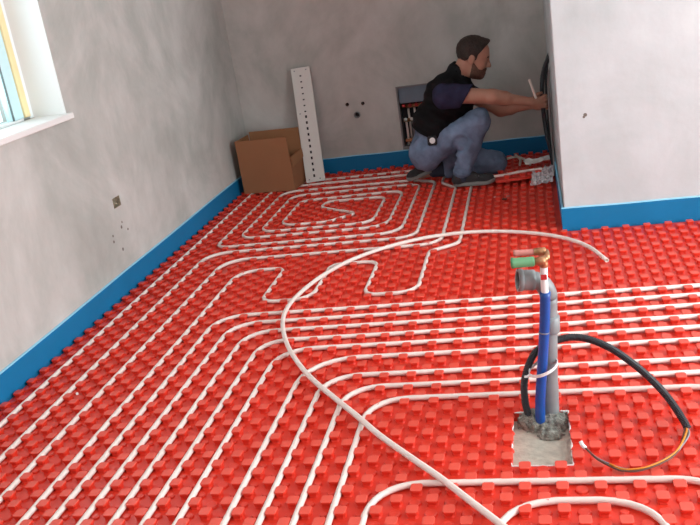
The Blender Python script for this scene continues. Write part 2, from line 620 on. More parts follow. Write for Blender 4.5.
# pipe runs on the panel's grid ------------------------------------------------
END = 60.5
runs = []
runs.append(('P1', [(-40.45, -30), (-40.45, 117.64, 2.2), (-8.55, 117.64, 2.0), (-8.55, 83.4, 1.6), (-11.5, 81.4, 1.0), (-11.5, 70.5, 1.8), (-16.45, 70.5, 1.3), (-16.45, 79.7, 1.4), (-21.45, 79.7, 1.3), (-21.45, 70.5, 1.9), (-26.4, 70.5, 1.4), (-26.4, 79.75, 1.2), (-31.48, 79.75, 2.6), (-31.48, -30)],
             'white heating pipe following the left wall strip and looping in a meander mid-floor'))
runs.append(('P2', [(-37.45, -30), (-37.45, 86.7, 2.6), (-13.55, 86.6, 2.2), (-13.55, 110.2, 1.8), (-17, 112.0, 2), (-35.4, 112.5, 2.2), (-35.4, 91.55, 1.9), (-17.45, 91.5, 2.6), (-17.45, 107.0, 1.8), (-31.4, 106.6, 1.5), (-31.4, 95.55, 1.9), (-25.3, 95.5, 1.5), (-22.2, 98.2, 0.7), (-27.8, 102.4, 1.2), (-27.3, 105, 1.0), (-19.5, 104.7, 1.3), (-19.5, 93.55, 2.0), (-33.4, 93.55, 1.8), (-33.4, 109.75, 1.8), (-15.5, 109.7, 2.0), (-15.5, 88.7, 2.6), (-37.45, 88.75, 1.6), (-37.45, 115.4, 2.0), (-12.6, 115.4, 1.8), (-12.6, 109, 1.6), (-10.55, 105.8, 1.2), (-10.55, 83.7, 2.2), (-34.45, 83.8, 2.8), (-34.45, -30)],
             'white heating pipe wound into a closed spiral near the cardboard box'))
rank = ['farthest', 'second', 'third', 'fourth', 'fifth', 'sixth', 'seventh', 'eighth', 'innermost']
Ls = [(-29.5, 67.6, 2.8), (-27.5, 65.7, 2.6), (-25.5, 63.7, 2.6), (-23.5, 61.6, 2.4), (-21.45, 59.7, 2.9), (-18.55, 57.6, 4.0), (-16.5, 54.6, 2.7), (-14.5, 52.7, 2.6), (-12.5, 50.8, 2.7)]
for n, (a, b, r) in enumerate(Ls):
    if n == 0:
        lab = 'white heating pipe bending round the corner, outermost of the nine nested bends'
    elif n == 8:
        lab = 'white heating pipe bending round the corner, innermost of the nine nested bends'
    else:
        lab = 'white heating pipe, %s in from the outermost of the nine nested corner bends' % rank[n]
    if n == 8:
        path = [(a, -30), (a, b, r), (10.9, b, 2.6), (10.9, 44, 2), (END, 44)]
    else:
        path = [(a, -30), (a, b, r), (END, b)]
    runs.append(('L', path, lab))
runs.append(('P14', [(-10.6, -30), (-10.6, 40.75, 2.9), (8.6, 40.75, 2.7), (8.6, -30)], 'white heating pipe running straight just in front of the concrete cut-out'))
runs.append(('P15', [(-3.5, -30), (-3.5, 38.95, 3.1), (5.0, 38.95, 3.1), (5.0, -30)], 'white heating pipe humped into the frame at the bottom edge, nearest the camera'))
RP = 0.0095
all_pts = []
for (nm, path, lab) in runs:
    P = [(LX(x), LY(y)) for (x, y) in fillet(path)]
    D = resample(P, 0.02)
    all_pts.append(D)
    # thin the straights, keep the bends
    keep = [P[0]]
    for q in P[1:]:
        if np.hypot(q[0] - keep[-1][0], q[1] - keep[-1][1]) > 0.004:
            keep.append(q)
    pts = [(q[0], q[1], RP + 0.0028) for q in keep]
    vv, ff = tube_geo(pts, RP, 10)
    tag(link('heating_pipe', vv, ff, M['pipe'], smooth=True), lab, 'pipe', 'heating pipes clipped into the floor panel')

loose = [(5.3, 73.9), (4.1, 77.7), (2.4, 80.5), (-0.4, 83), (-4.4, 84.9), (-8.1, 85.5), (-11.7, 85), (-14.8, 83.6), (-17.6, 81.4), (-19.8, 78.7), (-21.5, 75.2), (-22.5, 71.6), (-22.9, 68.7), (-22.75, 65.9), (-22.1, 63.2), (-20.9, 60), (-19.4, 57.0), (-17.5, 53.9), (-15.3, 51), (-12.9, 48), (-10.9, 45.4), (-8.7, 42.9), (-6.7, 40.7), (-4.9, 38.5), (-3, 36.2), (-0.5, 33), (3, 29.5), (8, 26.5)]
pts = spline([(LX(x), LY(y), 0.0325) for x, y in loose], 6)
vv, ff = hollow_geo(pts, 0.0098, 0.0075, 12)
tag(link('loose_pipe', vv, ff, M['pipe'], smooth=True), 'loose white pipe sweeping in a big open curve over the other pipes', 'pipe')

# nubs: staggered grid; skipped where a pipe bend runs right through one
DP = np.vstack(all_pts)
cell = {}
for p in DP:
    cell.setdefault((int(math.floor(p[0] / 0.1)), int(math.floor(p[1] / 0.1))), []).append(p)


def near_pipe(x, y):
    ci, cj = int(math.floor(x / 0.1)), int(math.floor(y / 0.1))
    m = 9.0
    for i in (ci - 1, ci, ci + 1):
        for j in (cj - 1, cj, cj + 1):
            for p in cell.get((i, j), ()):
                m = min(m, (p[0] - x) ** 2 + (p[1] - y) ** 2)
    return math.sqrt(m)


def to_px(x, y, z=0.02):
    q = Vector((x, y, z - 1.40))
    d = q.dot(CF)
    return 350 + 848.3 * q.dot(CR) / d, 262.5 + 848.3 * q.dot(CDN) / d, d


nubs, bumps, rings = [], [], []
for i in range(-43, 62):
    for j in range(-6, 123):
        x, y = LX(i), NY(j)
        if x < WX + 0.026 or x > RX - 0.02 or y > BY - 0.028:
            continue
        if x > PX - 0.030 and y > PY - 0.028:
            continue
        if HX0 - 0.010 < x < HX1 + 0.014 and HY0 - 0.004 < y < HY1 + 0.012:
            continue
        dp = near_pipe(x, y)
        if (i + j) % 2 == 0:
            if dp > 0.0135:
                nubs.append((x, y))
        elif dp > 0.021 and y > 1.0:
            (rings if dp > 0.030 else bumps).append((x, y))
vis = []
for (x, y) in nubs:
    px, py, d = to_px(x, y)
    if d > 0 and 6 < px < 694 and 6 < py < 519:
        vis.append((d, x, y))
vis.sort()
single = {(x, y) for (d, x, y) in vis[:300]}
nub_mesh = None
for (x, y) in nubs:
    if (x, y) in single:
        if nub_mesh is None:
            o = link('nub', nub_v, nub_f, None, floor, mats=[M['red'], M['red_lit_top']], midx=NUB_MI)
            nub_mesh = o.data
        else:
            o = bpy.data.objects.new('nub', nub_mesh)
            C.objects.link(o)
            o.parent = floor
        o.location = (x, y, 0)


def scatter(name, pts, bv, bf, m, parent, mi=None):
    B = np.array(bv)
    P = np.array([(x, y, 0) for x, y in pts])
    V = (P[:, None, :] + B[None]).reshape(-1, 3)
    n = len(B)
    F = []
    for i in range(len(P)):
        F += [tuple(k + i * n for k in q) for q in bf]
    me = bpy.data.meshes.new(name)
    me.from_pydata(V.tolist(), [], F)
    me.materials.append(m)
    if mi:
        me.materials.append(M['red_lit_top'])
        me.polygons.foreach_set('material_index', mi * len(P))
    o = bpy.data.objects.new(name, me)
    C.objects.link(o)
    o.parent = parent
    return tag(o, kind='stuff')


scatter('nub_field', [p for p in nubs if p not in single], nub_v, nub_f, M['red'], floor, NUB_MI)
scatter('bump_field', bumps, bump_v, bump_f, M['red'], floor)
scatter('bump_field', rings, [(x * 1.55, y * 1.55, z * 1.05) for (x, y, z) in bump_v], bump_f, M['red'], floor)
# torn white foam rim of the cut-out
g = MB()
rim = []
for (p, q) in (((HX0, HY0), (HX0, HY1)), ((HX0, HY1), (-0.09, HY1)), ((HX1, HY1), (HX1, HY0)), ((HX1, HY0), (HX0, HY0)), ((0.005, HY1), (HX1, HY1))):
    n = 9
    for i in range(n):
        a, b = np.array(p) + (np.array(q) - np.array(p)) * i / n, np.array(p) + (np.array(q) - np.array(p)) * (i + 0.93) / n
        rr = 0.0016 + 0.0022 * rng.random()
        if rng.random() < 0.15:
            continue
        mid = (a + b) / 2 + rng.normal(0, 0.0016, 2)
        g.tube([(*a, 0.001), (*mid, 0.002), (*b, 0.001)], rr, 5)
g.build('torn_rim', M['foil'], floor)

# ---------------------------------------------------------------- pipe stubs rising from the floor
def noise3(P, s):
    return (np.sin(P[..., 0] * s + 1.3 * np.sin(P[..., 1] * s * 0.7)) + np.sin(P[..., 1] * s * 1.13 + 1.7 * np.sin(P[..., 2] * s * 0.8)) + np.sin(P[..., 2] * s * 0.91 + 1.1 * np.sin(P[..., 0] * s * 1.2))) / 3


def surface_nets(fn, lo, hi, h):
    lo, hi = np.array(lo, float), np.array(hi, float)
    n = np.ceil((hi - lo) / h).astype(int) + 1
    ax = [lo[k] + h * np.arange(n[k]) for k in range(3)]
    G = np.stack(np.meshgrid(*ax, indexing='ij'), -1)
    D = fn(G)
    S = D < 0
    cnt = np.zeros(tuple(n - 1) + (3,))
    num = np.zeros(tuple(n - 1))
    offs = [(i, j, k) for i in (0, 1) for j in (0, 1) for k in (0, 1)]

    def sub(A, o):
        return A[o[0]:n[0] - 1 + o[0], o[1]:n[1] - 1 + o[1], o[2]:n[2] - 1 + o[2]]
    for a in offs:
        for d in range(3):
            if a[d] == 1:
                continue
            b = list(a)
            b[d] = 1
            d0, d1 = sub(D, a), sub(D, b)
            cr = (d0 < 0) != (d1 < 0)
            t = np.where(cr, d0 / np.where(cr, d0 - d1, 1), 0)
            for k in range(3):
                cnt[..., k] += np.where(cr, (t if k == d else a[k]), 0)
            num += cr
    act = num > 0
    idx = -np.ones(act.shape, int)
    idx[act] = np.arange(act.sum())
    cells = np.argwhere(act)
    V = lo + h * (cells + cnt[act] / num[act][:, None])
    F = []
    for d in range(3):
        e1, e2 = (d + 1) % 3, (d + 2) % 3
        sl0 = [slice(None)] * 3
        sl1 = [slice(None)] * 3
        sl0[d] = slice(0, n[d] - 1)
        sl1[d] = slice(1, n[d])
        s0, s1 = S[tuple(sl0)], S[tuple(sl1)]
        E = np.argwhere(s0 != s1)
        E = E[(E[:, e1] > 0) & (E[:, e2] > 0) & (E[:, e1] < n[e1] - 1) & (E[:, e2] < n[e2] - 1)]
        fl = s0[tuple(E.T)]
        c = []
        for (o1, o2) in ((-1, -1), (0, -1), (0, 0), (-1, 0)):
            q = E.copy()
            q[:, e1] += o1
            q[:, e2] += o2
            c.append(idx[tuple(q.T)])
        c = np.stack(c, 1)
        c[~fl] = c[~fl][:, ::-1]
        F.append(c)
    return V, np.vstack(F)


def smin(a, b, k):
    h = np.clip(0.5 + 0.5 * (b - a) / k, 0, 1)
    return b * (1 - h) + a * h - k * h * (1 - h)


def smax(a, b, k):
    return -smin(-a, -b, k)


def cone(P, a, b, ra, rb):
    a, b = np.array(a, float), np.array(b, float)
    ab = b - a
    t = np.clip(((P - a) @ ab) / (ab @ ab), 0, 1)
    return np.linalg.norm(P - (a + t[..., None] * ab), axis=-1) - (ra + (rb - ra) * t)


def ell(P, c, r, ay=0.0):
    Q = P - np.array(c, float)
    if ay:
        ca, sa = math.cos(ay), math.sin(ay)
        Q = np.stack([Q[..., 0] * ca - Q[..., 2] * sa, Q[..., 1], Q[..., 0] * sa + Q[..., 2] * ca], -1)
    r = np.array(r, float)
    k0 = np.linalg.norm(Q / r, axis=-1)
    k1 = np.linalg.norm(Q / (r * r), axis=-1) + 1e-9
    return k0 * (k0 - 1) / k1


def sdf_obj(name, fn, lo, hi, h, m, parent=None):
    V, F = surface_nets(fn, lo, hi, h)
    return link(name, V, F, m, parent, smooth=True)


root = sdf_obj('mortar_heap', lambda P: smin(smin(ell(P, (-0.040, 2.415, -0.03), (0.085, 0.050, 0.042)), ell(P, (-0.085, 2.415, -0.03), (0.040, 0.040, 0.050)), 0.02), ell(P, (-0.030, 2.350, -0.03), (0.040, 0.035, 0.022)), 0.02) + 0.007 * noise3(P, 260) + 0.003 * noise3(P, 100), (-0.142, 2.25, -0.0301), (0.029, 2.438, 0.05), 0.0045, M['mortar'])
tag(root, 'rough grey mortar heaped round the pipe stubs in the cut-out', 'mortar')

# grey waste pipe with elbow and open socket
gp = thing('waste_pipe', 'grey plastic waste pipe with elbow socket turned to the left', 'pipe', (-0.024, 2.44, -0.03))
path = [(-0.026, 2.435, -0.03), (-0.020, 2.437, 0.12), (-0.009, 2.44, 0.30), (-0.003, 2.44, 0.395)]
sp = spline(path, 5)
rs = [0.0255 + 0.0015 * (q[2] < 0.1) for q in sp]
MB().tube(sp, 0.026, 20, rs=rs).build('riser', M['pvc'], gp, True)
MB().add(*lathe([(0.0285, -0.02), (0.030, -0.015), (0.030, 0.03), (0.0265, 0.034)], frame_to((-0.006, 2.44, 0.30), (0.04, 0, 1)))).build('coupling', M['pvc'], gp, True)
arc = [(-0.003 - 0.050 * (1 - math.cos(t)), 2.44 - 0.012 * math.sin(t), 0.395 + 0.064 * math.sin(t)) for t in np.linspace(0, 1.35, 9)]
ex = np.array(arc[-1])
dr = Vector((-0.965, -0.22, 0.14)).normalized()
arc.append(tuple(ex + 0.01 * np.array(dr)))
MB().tube(arc, 0.0265, 20).build('elbow', M['pvc'], gp, True)
s0 = ex
hv, hf = hollow_geo([tuple(s0 + np.array(dr) * t) for t in (0.0, 0.012, 0.024, 0.036, 0.048)], 0.0315, 0.0265, 20)
so = link('socket', hv, hf, M['pvc'], gp, True)
hv, hf = hollow_geo([tuple(s0 + np.array(dr) * t) for t in (0.036, 0.042, 0.050)], 0.0345, 0.0265, 20)
link('socket_ring', hv, hf, M['pvc'], so, True)

# blue sleeved water pipe with label and brass valves
bp_ = thing('water_pipe', 'blue sleeved water pipe with white tape, standing against the grey waste pipe', 'pipe', (-0.058, 2.388, -0.03))
sp = spline([(-0.060, 2.388, -0.03), (-0.052, 2.388, 0.08), (-0.034, 2.39, 0.22), (-0.020, 2.39, 0.34), (-0.012, 2.39, 0.432)], 6)
MB().tube(sp, 0.0155, 16).build('sleeve', M['bluepipe'], bp_, True)
MB().add(*lathe([(0.0158, 0), (0.0165, 0.001), (0.0165, 0.003), (0.0158, 0.004)], frame_to((-0.025, 2.39, 0.30), (0.1, 0, 1)))).build('sleeve_joint', M['wire_grey'], bp_, True)
MB().tube(spline([(-0.013, 2.389, 0.425), (-0.013, 2.389, 0.45), (-0.012, 2.39, 0.485), (-0.010, 2.39, 0.515)], 4), 0.011, 14, rs=None).build('white_tape', M['white'], bp_, True)
T = frame_to((-0.0125, 2.3785, 0.485), (0.1, 0, 1))
MB().bbox(-0.009, 0.009, -0.003, 0.001, -0.008, 0.008, 0.001, Matrix.Translation((-0.0125, 2.3795, 0.483))).build('red_print', M['redmark'], bp_)
MB().add(*lathe([(0.009, 0), (0.012, 0.004), (0.012, 0.016), (0.010, 0.022), (0.013, 0.026), (0.013, 0.034), (0.008, 0.036)], frame_to((-0.010, 2.39, 0.508), (0.05, 0, 1)), 12)).build('brass_fitting', M['brass'], bp_, True)
# two elbows with caps lying to the left
br = MB().add(*lathe([(0.009, 0), (0.0135, 0.003), (0.0135, 0.022), (0.0115, 0.024), (0.0115, 0.034)], frame_to((-0.004, 2.385, 0.532), (-1, -0.08, 0.02)), 12)).build('brass_elbow', M['brass'], bp_, True)
MB().add(*lathe([(0.0135, 0), (0.015, 0.003), (0.015, 0.058), (0.0165, 0.060), (0.0165, 0.066), (0.013, 0.068)], frame_to((-0.036, 2.383, 0.533), (-1, -0.08, 0.02)), 16)).build('green_cap', M['green'], bp_, True)
MB().add(*lathe([(0.009, 0), (0.0125, 0.003), (0.0125, 0.022), (0.011, 0.024), (0.011, 0.036)], frame_to((0.0, 2.43, 0.545), (-1, -0.05, 0.03)), 12)).build('brass_elbow', M['brass'], bp_, True)
MB().add(*lathe([(0.0085, 0), (0.0095, 0.003), (0.0095, 0.052), (0.0105, 0.054), (0.0105, 0.060), (0.008, 0.062)], frame_to((-0.034, 2.428, 0.546), (-1, -0.05, 0.03)), 14)).build('red_cap', M['pinkcap'], bp_, True)
MB().tube([(0.0, 2.39, 0.535), (0.002, 2.41, 0.54), (0.0, 2.43, 0.545)], 0.008, 10).build('brass_bridge', M['brass'], bp_, True)

# white tie holding the stubs together
tp = []
for t in np.linspace(0, 2 * math.pi, 28, endpoint=False):
    cx, cy = -0.036 + 0.043 * math.cos(t), 2.414 + 0.049 * math.sin(t)
    tp.append((cx, cy, 0.172 + 0.016 * math.cos(t)))
v, f = [], []
for i, p in enumerate(tp):
    c = np.array([-0.036, 2.412, 0])
    d = np.array(p) - c
    d[2] = 0
    d /= np.linalg.norm(d)
    for (dz, dn) in ((-0.005, 0), (-0.005, 0.0025), (0.005, 0.0025), (0.005, 0)):
        v.append(tuple(np.array(p) + d * dn + np.array([0, 0, dz])))
n = len(tp)
for i in range(n):
    j = (i + 1) % n
    for k in range(4):
        k2 = (k + 1) % 4
        f.append((i * 4 + k, j * 4 + k, j * 4 + k2, i * 4 + k2))
tie = link('cable_tie', v, f, M['white'], smooth=False)
tag(tie, 'white strap tying the blue and grey pipe stubs together', 'strap')
MB().tube([(-0.078, 2.40, 0.156), (-0.086, 2.390, 0.155), (-0.093, 2.384, 0.158)], 0.004, 6).build('strap_tail', M['white'], tie)

# black corrugated conduit arching from the mortar to the floor
cond = thing('flexible_conduit', 'black corrugated conduit arching out of the mortar with bare wires', 'conduit', (-0.09, 2.41, -0.02))
ctr = [(-0.088, 2.41, -0.02), (-0.100, 2.412, 0.055), (-0.094, 2.425, 0.135), (-0.055, 2.468, 0.200), (0.015, 2.485, 0.229), (0.085, 2.475, 0.237), (0.165, 2.435, 0.217), (0.245, 2.380, 0.168), (0.308, 2.328, 0.108), (0.346, 2.285, 0.052), (0.357, 2.265, 0.030)]
P = resample(spline(ctr, 14), 0.0024)
rs = [0.0118 if (i % 2) else 0.0104 for i in range(len(P))]
MB().tube(P, 0.011, 12, rs=rs).build('conduit_tube', M['conduit'], cond)
for k, (mm, dy, dz) in enumerate((('orange', 0.000, 0.004), ('wire_grey', 0.006, 0.0), ('wire_brown', -0.005, 0.002), ('wire_grey', 0.002, -0.003))):
    pts = [(0.352, 2.275, 0.036), (0.348 + dy, 2.235 - dy, 0.031 + dz), (0.302, 2.135 + dy, 0.031 + dz), (0.228, 2.072 + dy, 0.031 + dz), (0.162 + dy, 2.060 + dy, 0.030 + dz), (0.101, 2.109 + dy * 0.7, 0.032 + dz), (0.064, 2.165, 0.040)]
    if mm == 'orange':
        pts = pts[:-2] + [(0.125, 2.088, 0.034)]
    MB().tube(spline(pts, 6), 0.0026, 6).build('wire', M[mm], cond, True)
MB().tube([(0.066, 2.162, 0.039), (0.058, 2.171, 0.044), (0.054, 2.178, 0.052)], 0.006, 8).build('wire_tape_end', M['white'], cond, True)

# ---------------------------------------------------------------- cardboard box
bx = thing('cardboard_box', 'open brown cardboard box in the corner with upright flaps', 'box', (-1.87, 5.72, 0.0245))
fl0, fr0, br0 = np.array([-2.080, 5.655]), np.array([-1.690, 5.622]), np.array([-1.668, 5.885])
bl0 = fl0 + (br0 - fr0)
lean = np.array([-0.012, 0.0])


def panel(name, p, q, za, zb, m, t=0.005, skew=(0, 0), inset=0.0):
    p, q = np.array(p), np.array(q)
    d = (q - p) / np.linalg.norm(q - p)
    nrm = np.array([-d[1], d[0]])
    p, q = p + d * inset, q - d * inset
    s = np.array(skew)
    v = []
    for (z, o_) in ((za, 0 * s), (zb, s)):
        for w in (p, q, q + nrm * t, p + nrm * t):
            v.append((*(w + o_), z))
    return link(name, v, [(0, 1, 2, 3)[::-1], (4, 5, 6, 7), (0, 1, 5, 4), (1, 2, 6, 5), (2, 3, 7, 6), (3, 0, 4, 7)], m, bx)


ZB, ZM, ZT = 0.0224, 0.262, 0.405
panel('front_panel', fl0, fr0, ZB, ZM, M['card'])
panel('front_flap', fl0, fr0, ZM, ZT, M['card'], skew=(0, -0.004), inset=0.001)
panel('side_panel', fr0, br0, ZB, ZM, M['card'], inset=0.005)
panel('back_panel', br0, bl0, ZB, ZM, M['card_in'])
panel('back_flap', br0, bl0, ZM, ZT + 0.012, M['card_in'], skew=(0, 0.012), inset=0.002)
panel('side_panel', bl0, fl0, ZB, ZM, M['card'], inset=0.005)
panel('side_flap', bl0, fl0, ZM, ZT - 0.004, M['card_in'], skew=(-0.006, 0), inset=0.008)
v = [(*fl0, ZB), (*fr0, ZB), (*br0, ZB), (*bl0, ZB)]
link('bottom_panel', [(a, b, c) for (a, b, c) in v] + [(a, b, c + 0.004) for (a, b, c) in v], [(3, 2, 1, 0), (4, 5, 6, 7)], M['card_in'], bx)
# right flap folded outwards and hanging
d = (br0 - fr0) / np.linalg.norm(br0 - fr0)
nr = np.array([d[1], -d[0]])
a, b = fr0 + d * 0.012, br0 - d * 0.012
v = []
for (p, off, z) in ((a, 0.001, ZM), (b, 0.001, ZM), (b, 0.008, ZM - 0.055), (a, 0.008, ZM - 0.075)):
    v.append((*(p + nr * off), z))
v += [(*(np.array(p[:2]) + nr * 0.004), p[2]) for p in v]
link('side_flap', v, [(0, 1, 2, 3), (7, 6, 5, 4), (0, 4, 5, 1), (1, 5, 6, 2), (2, 6, 7, 3), (3, 7, 4, 0)], M['card_in'], bx)

# ---------------------------------------------------------------- white perforated rail leaning on the wall
bot, top = Vector((-1.584, 5.815, 0.0224)), Vector((-1.628, 6.058, 0.815))
zv = (top - bot).normalized()
xv = Vector((1, 0.12, 0)).normalized()
xv = (xv - zv * xv.dot(zv)).normalized()
yv = zv.cross(xv)
Lr = (top - bot).length
T = Matrix((xv, yv, zv)).transposed().to_4x4()
T.translation = bot
W2_ = 0.066
slots = []
zc = 0.035
while zc < Lr - 0.03:
    slots.append((zc, zc + (0.020 if zc < 0.50 else 0.010)))
    zc += 0.043
rails = []
zl = [0.0] + [t for s_ in slots for t in s_] + [Lr]
ul = [-W2_, -0.0125, 0.0015, W2_]
v, f = [], []
th = 0.003
vid = {}


def RV(u, z, d):
    kk = (u, z, d)
    if kk not in vid:
        vid[kk] = len(v)
        v.append(tuple(T @ Vector((u, d, z))))
    return vid[kk]


hole = {(1, 2 * k + 1) for k in range(len(slots))}
for i in range(3):
    for j in range(len(zl) - 1):
        if (i, j) in hole:
            continue
        a, b, c, d = ul[i], ul[i + 1], zl[j], zl[j + 1]
        f.append((RV(a, c, 0), RV(b, c, 0), RV(b, d, 0), RV(a, d, 0)))
        f.append((RV(a, c, th), RV(a, d, th), RV(b, d, th), RV(b, c, th)))
        for (ni, nj, p, q) in ((i - 1, j, (a, c), (a, d)), (i + 1, j, (b, d), (b, c)), (i, j - 1, (b, c), (a, c)), (i, j + 1, (a, d), (b, d))):
            if ni < 0 or ni > 2 or nj < 0 or nj > len(zl) - 2 or (ni, nj) in hole:
                f.append((RV(*p, 0), RV(*q, 0), RV(*q, th), RV(*p, th)))
_shade_sheet = MB().box(-W2_, W2_, 0.024, 0.027, 0, Lr, T)
rl = thing('perforated_rail', 'white perforated metal rail leaning on the far wall beside the box', 'rail', tuple(bot))
link('plate', v, f, M['white_metal'], rl)
_shade_sheet.build('slot_shade_sheet', M['dark'], rl)  # added dark sheet, stands in for the shade inside the slots
for s_ in (-1, 1):
    MB().box(min(s_ * W2_, s_ * (W2_ + 0.003)), max(s_ * W2_, s_ * (W2_ + 0.003)), 0.0, 0.027, 0, Lr, T).build('flange', M['white_metal'], rl)
for (u, z) in ((-0.045, 0.02), (0.035, 0.02), (-0.045, Lr - 0.02), (0.04, Lr - 0.02), (-0.045, 0.5)):
    MB().add(*lathe([(0.004, 0), (0.005, 0.002), (0.003, 0.004)], T @ Matrix.Translation((u, 0, z)) @ Matrix.Rotation(math.radians(90), 4, 'X'), 8)).build('rivet', M['wire_grey'], rl)

# ---------------------------------------------------------------- water outlets in the far wall
for (h, nm, lab, mm) in ((W1, 'water_outlet', 'small dark water outlet in the far wall, nearer the box', 'redcap'), (W2, 'water_outlet', 'small dark water outlet in the far wall, nearer the pipe cabinet', 'redcap'), (W3, 'drain_outlet', 'grey drain outlet below the two small water outlets on the far wall', 'pvc')):
    cx, cz, r = (h[0] + h[1]) / 2, (h[2] + h[3]) / 2, (h[1] - h[0]) / 2
    t_ = thing(nm, lab, 'outlet', (cx, BY, cz), 'connections in the far wall' if nm == 'water_outlet' else None)
    hv, hf = hollow_geo([(cx, BY + 0.06, cz), (cx, BY + 0.03, cz), (cx, BY - 0.004, cz)], r * 0.92, r * (0.66 if mm == 'pvc' else 0.82), 16)
    link('stub_pipe', hv, hf, M[mm] if mm == 'pvc' else M['wire_brown'], t_, True)
    MB().add(*lathe([(r * 0.64, 0), (r * 0.64, 0.008)], frame_to((cx, BY + 0.035, cz), (0, -1, 0)), 14)).build('plug', M['dark'], t_)
    # plaster collar closing the square opening
    n = 16
    v, f = [], []
    for k in range(n):
        an = 2 * math.pi * k / n
        c_, s_ = math.cos(an), math.sin(an)
        q = r * 1.0 / max(abs(c_), abs(s_))
        v += [(cx + r * 0.9 * c_, BY + 0.001, cz + r * 0.9 * s_), (cx + q * c_, BY + 0.001, cz + q * s_)]
    for k in range(n):
        k2 = (k + 1) % n
        f.append((2 * k, 2 * k2, 2 * k2 + 1, 2 * k + 1))
    link('plaster_collar', v, f, M['plaster'], t_)

# ---------------------------------------------------------------- manifold cabinet recessed in far wall
mc = thing('manifold_cabinet', 'recessed grey-blue manifold cabinet in the far wall behind the man', 'cabinet', (-0.74, BY, 0.131))
a, b, c, d = CAB
g = MB()
g.box(a, b, BY + 0.105, BY + 0.11, c, d)
g.build('back_plate', M['dark'], mc)
g = MB()
for (x0_, x1_, z0_, z1_) in ((a, a + 0.012, c, d), (b - 0.012, b, c, d), (a + 0.012, b - 0.012, d - 0.01, d), (a + 0.012, b - 0.012, c, c + 0.02)):
    g.box(x0_, x1_, BY - 0.012, BY + 0.105, z0_, z1_)
g.build('casing', M['grey_conduit'], mc)
MB().bbox(a + 0.013, b - 0.013, BY + 0.012, BY + 0.02, 0.462, d - 0.011, 0.002).build('cover_panel', M['steel_blue'], mc)
for zz in (0.435, 0.335):
    bar = MB().tube([(a + 0.02, BY + 0.045, zz), (-0.74, BY + 0.045, zz), (b - 0.02, BY + 0.045, zz)], 0.013, 12).build('manifold_bar', M['brass'], mc, True)
    for k in range(9):
        x = a + 0.04 + k * 0.045
        MB().add(*lathe([(0.009, 0), (0.0125, 0.004), (0.0125, 0.022), (0.009, 0.026)], frame_to((x, BY + 0.036, zz + 0.004), (0, -1, 0.25)), 10)).build('valve_cap', M['redcap'] if zz > 0.4 else M['white_metal'], bar, True)
for k in range(9):
    x = a + 0.04 + k * 0.045
    MB().tube([(x, BY + 0.045, 0.325), (x + 0.003, BY + 0.04, 0.25), (x, BY + 0.04, 0.155)], 0.009, 8).build('riser_pipe', M['pipe'] if k % 2 == 0 else M['grey_conduit'], mc, True)
    MB().tube([(x + 0.021, BY + 0.075, 0.425), (x + 0.022, BY + 0.075, 0.3), (x + 0.02, BY + 0.075, 0.155)], 0.008, 8).build('riser_pipe', M['pipe'], mc, True)
MB().bbox(a + 0.02, b - 0.02, BY + 0.02, BY + 0.06, 0.178, 0.200, 0.003).build('pipe_clamp', M['brass'], mc)

# ---------------------------------------------------------------- the man
hipR, hipL = (-0.685, 5.335, 0.255), (-0.685, 5.505, 0.245)
knR, knL = (-0.345, 5.285, 0.432), (-0.280, 5.535, 0.095)
anR, anL = (-0.478, 5.295, 0.115), (-0.640, 5.525, 0.085)
shR, shL = (-0.500, 5.255, 0.612), (-0.475, 5.590, 0.595)
elR, elL = (-0.245, 5.245, 0.572), (-0.215, 5.530, 0.440)
wrR, wrL = (-0.022, 5.325, 0.500), (-0.014, 5.440, 0.462)
SD = np.array([0.436, 0, 0.900])
PEL = np.array([-0.70, 5.42, 0.24])
HC = np.array([-0.350, 5.42, 0.805])
tl = math.radians(19)
FX = np.array([math.cos(tl), 0.05, -math.sin(tl)])
FX /= np.linalg.norm(FX)
FZ = np.array([math.sin(tl), 0, math.cos(tl)])
FZ = FZ - FX * (FZ @ FX)
FZ /= np.linalg.norm(FZ)
FS = np.cross(FZ, FX)


def hl(P):
    Q = P - HC
    return np.stack([Q @ FX, Q @ FS, Q @ FZ], -1)


def skull(Q):
    d = ell(Q, (-0.006, 0, 0.032), (0.100, 0.078, 0.090))
    d = smin(d, ell(Q, (0.034, 0, -0.035), (0.060, 0.060, 0.085)), 0.03)
    d = smin(d, ell(Q, (0.026, 0, -0.083), (0.055, 0.054, 0.040)), 0.03)
    d = smin(d, ell(Q, (0.070, 0, -0.105), (0.022, 0.024, 0.020)), 0.02)
    return d


def head(P):
    Q = hl(P)
    d = skull(Q)
    d = smin(d, ell(Q, (0.080, 0, 0.020), (0.018, 0.050, 0.012)), 0.015)
    for s in (-1, 1):
        d = smax(d, -(np.linalg.norm(Q - np.array([0.098, s * 0.031, 0.001]), axis=-1) - 0.014), 0.012)
        d = smin(d, np.linalg.norm(Q - np.array([0.079, s * 0.031, 0.0]), axis=-1) - 0.0125, 0.004)
        e = ell(Q, (-0.006, s * 0.080, -0.012), (0.021, 0.009, 0.034))
        e = smax(e, -ell(Q, (0.0, s * 0.090, -0.010), (0.011, 0.006, 0.019)), 0.004)
        d = smin(d, e, 0.006)
        d = smin(d, ell(Q, (0.062, s * 0.040, -0.035), (0.022, 0.018, 0.018)), 0.02)
    d = smin(d, cone(Q, (0.090, 0, 0.006), (0.112, 0, -0.034), 0.008, 0.0125), 0.010)
    for s in (-1, 1):
        d = smin(d, np.linalg.norm(Q - np.array([0.100, s * 0.012, -0.040]), axis=-1) - 0.0075, 0.006)
    d = smin(d, ell(Q, (0.090, 0, -0.066), (0.012, 0.024, 0.006)), 0.006)
    d = smin(d, ell(Q, (0.087, 0, -0.078), (0.012, 0.021, 0.006)), 0.006)
    return d


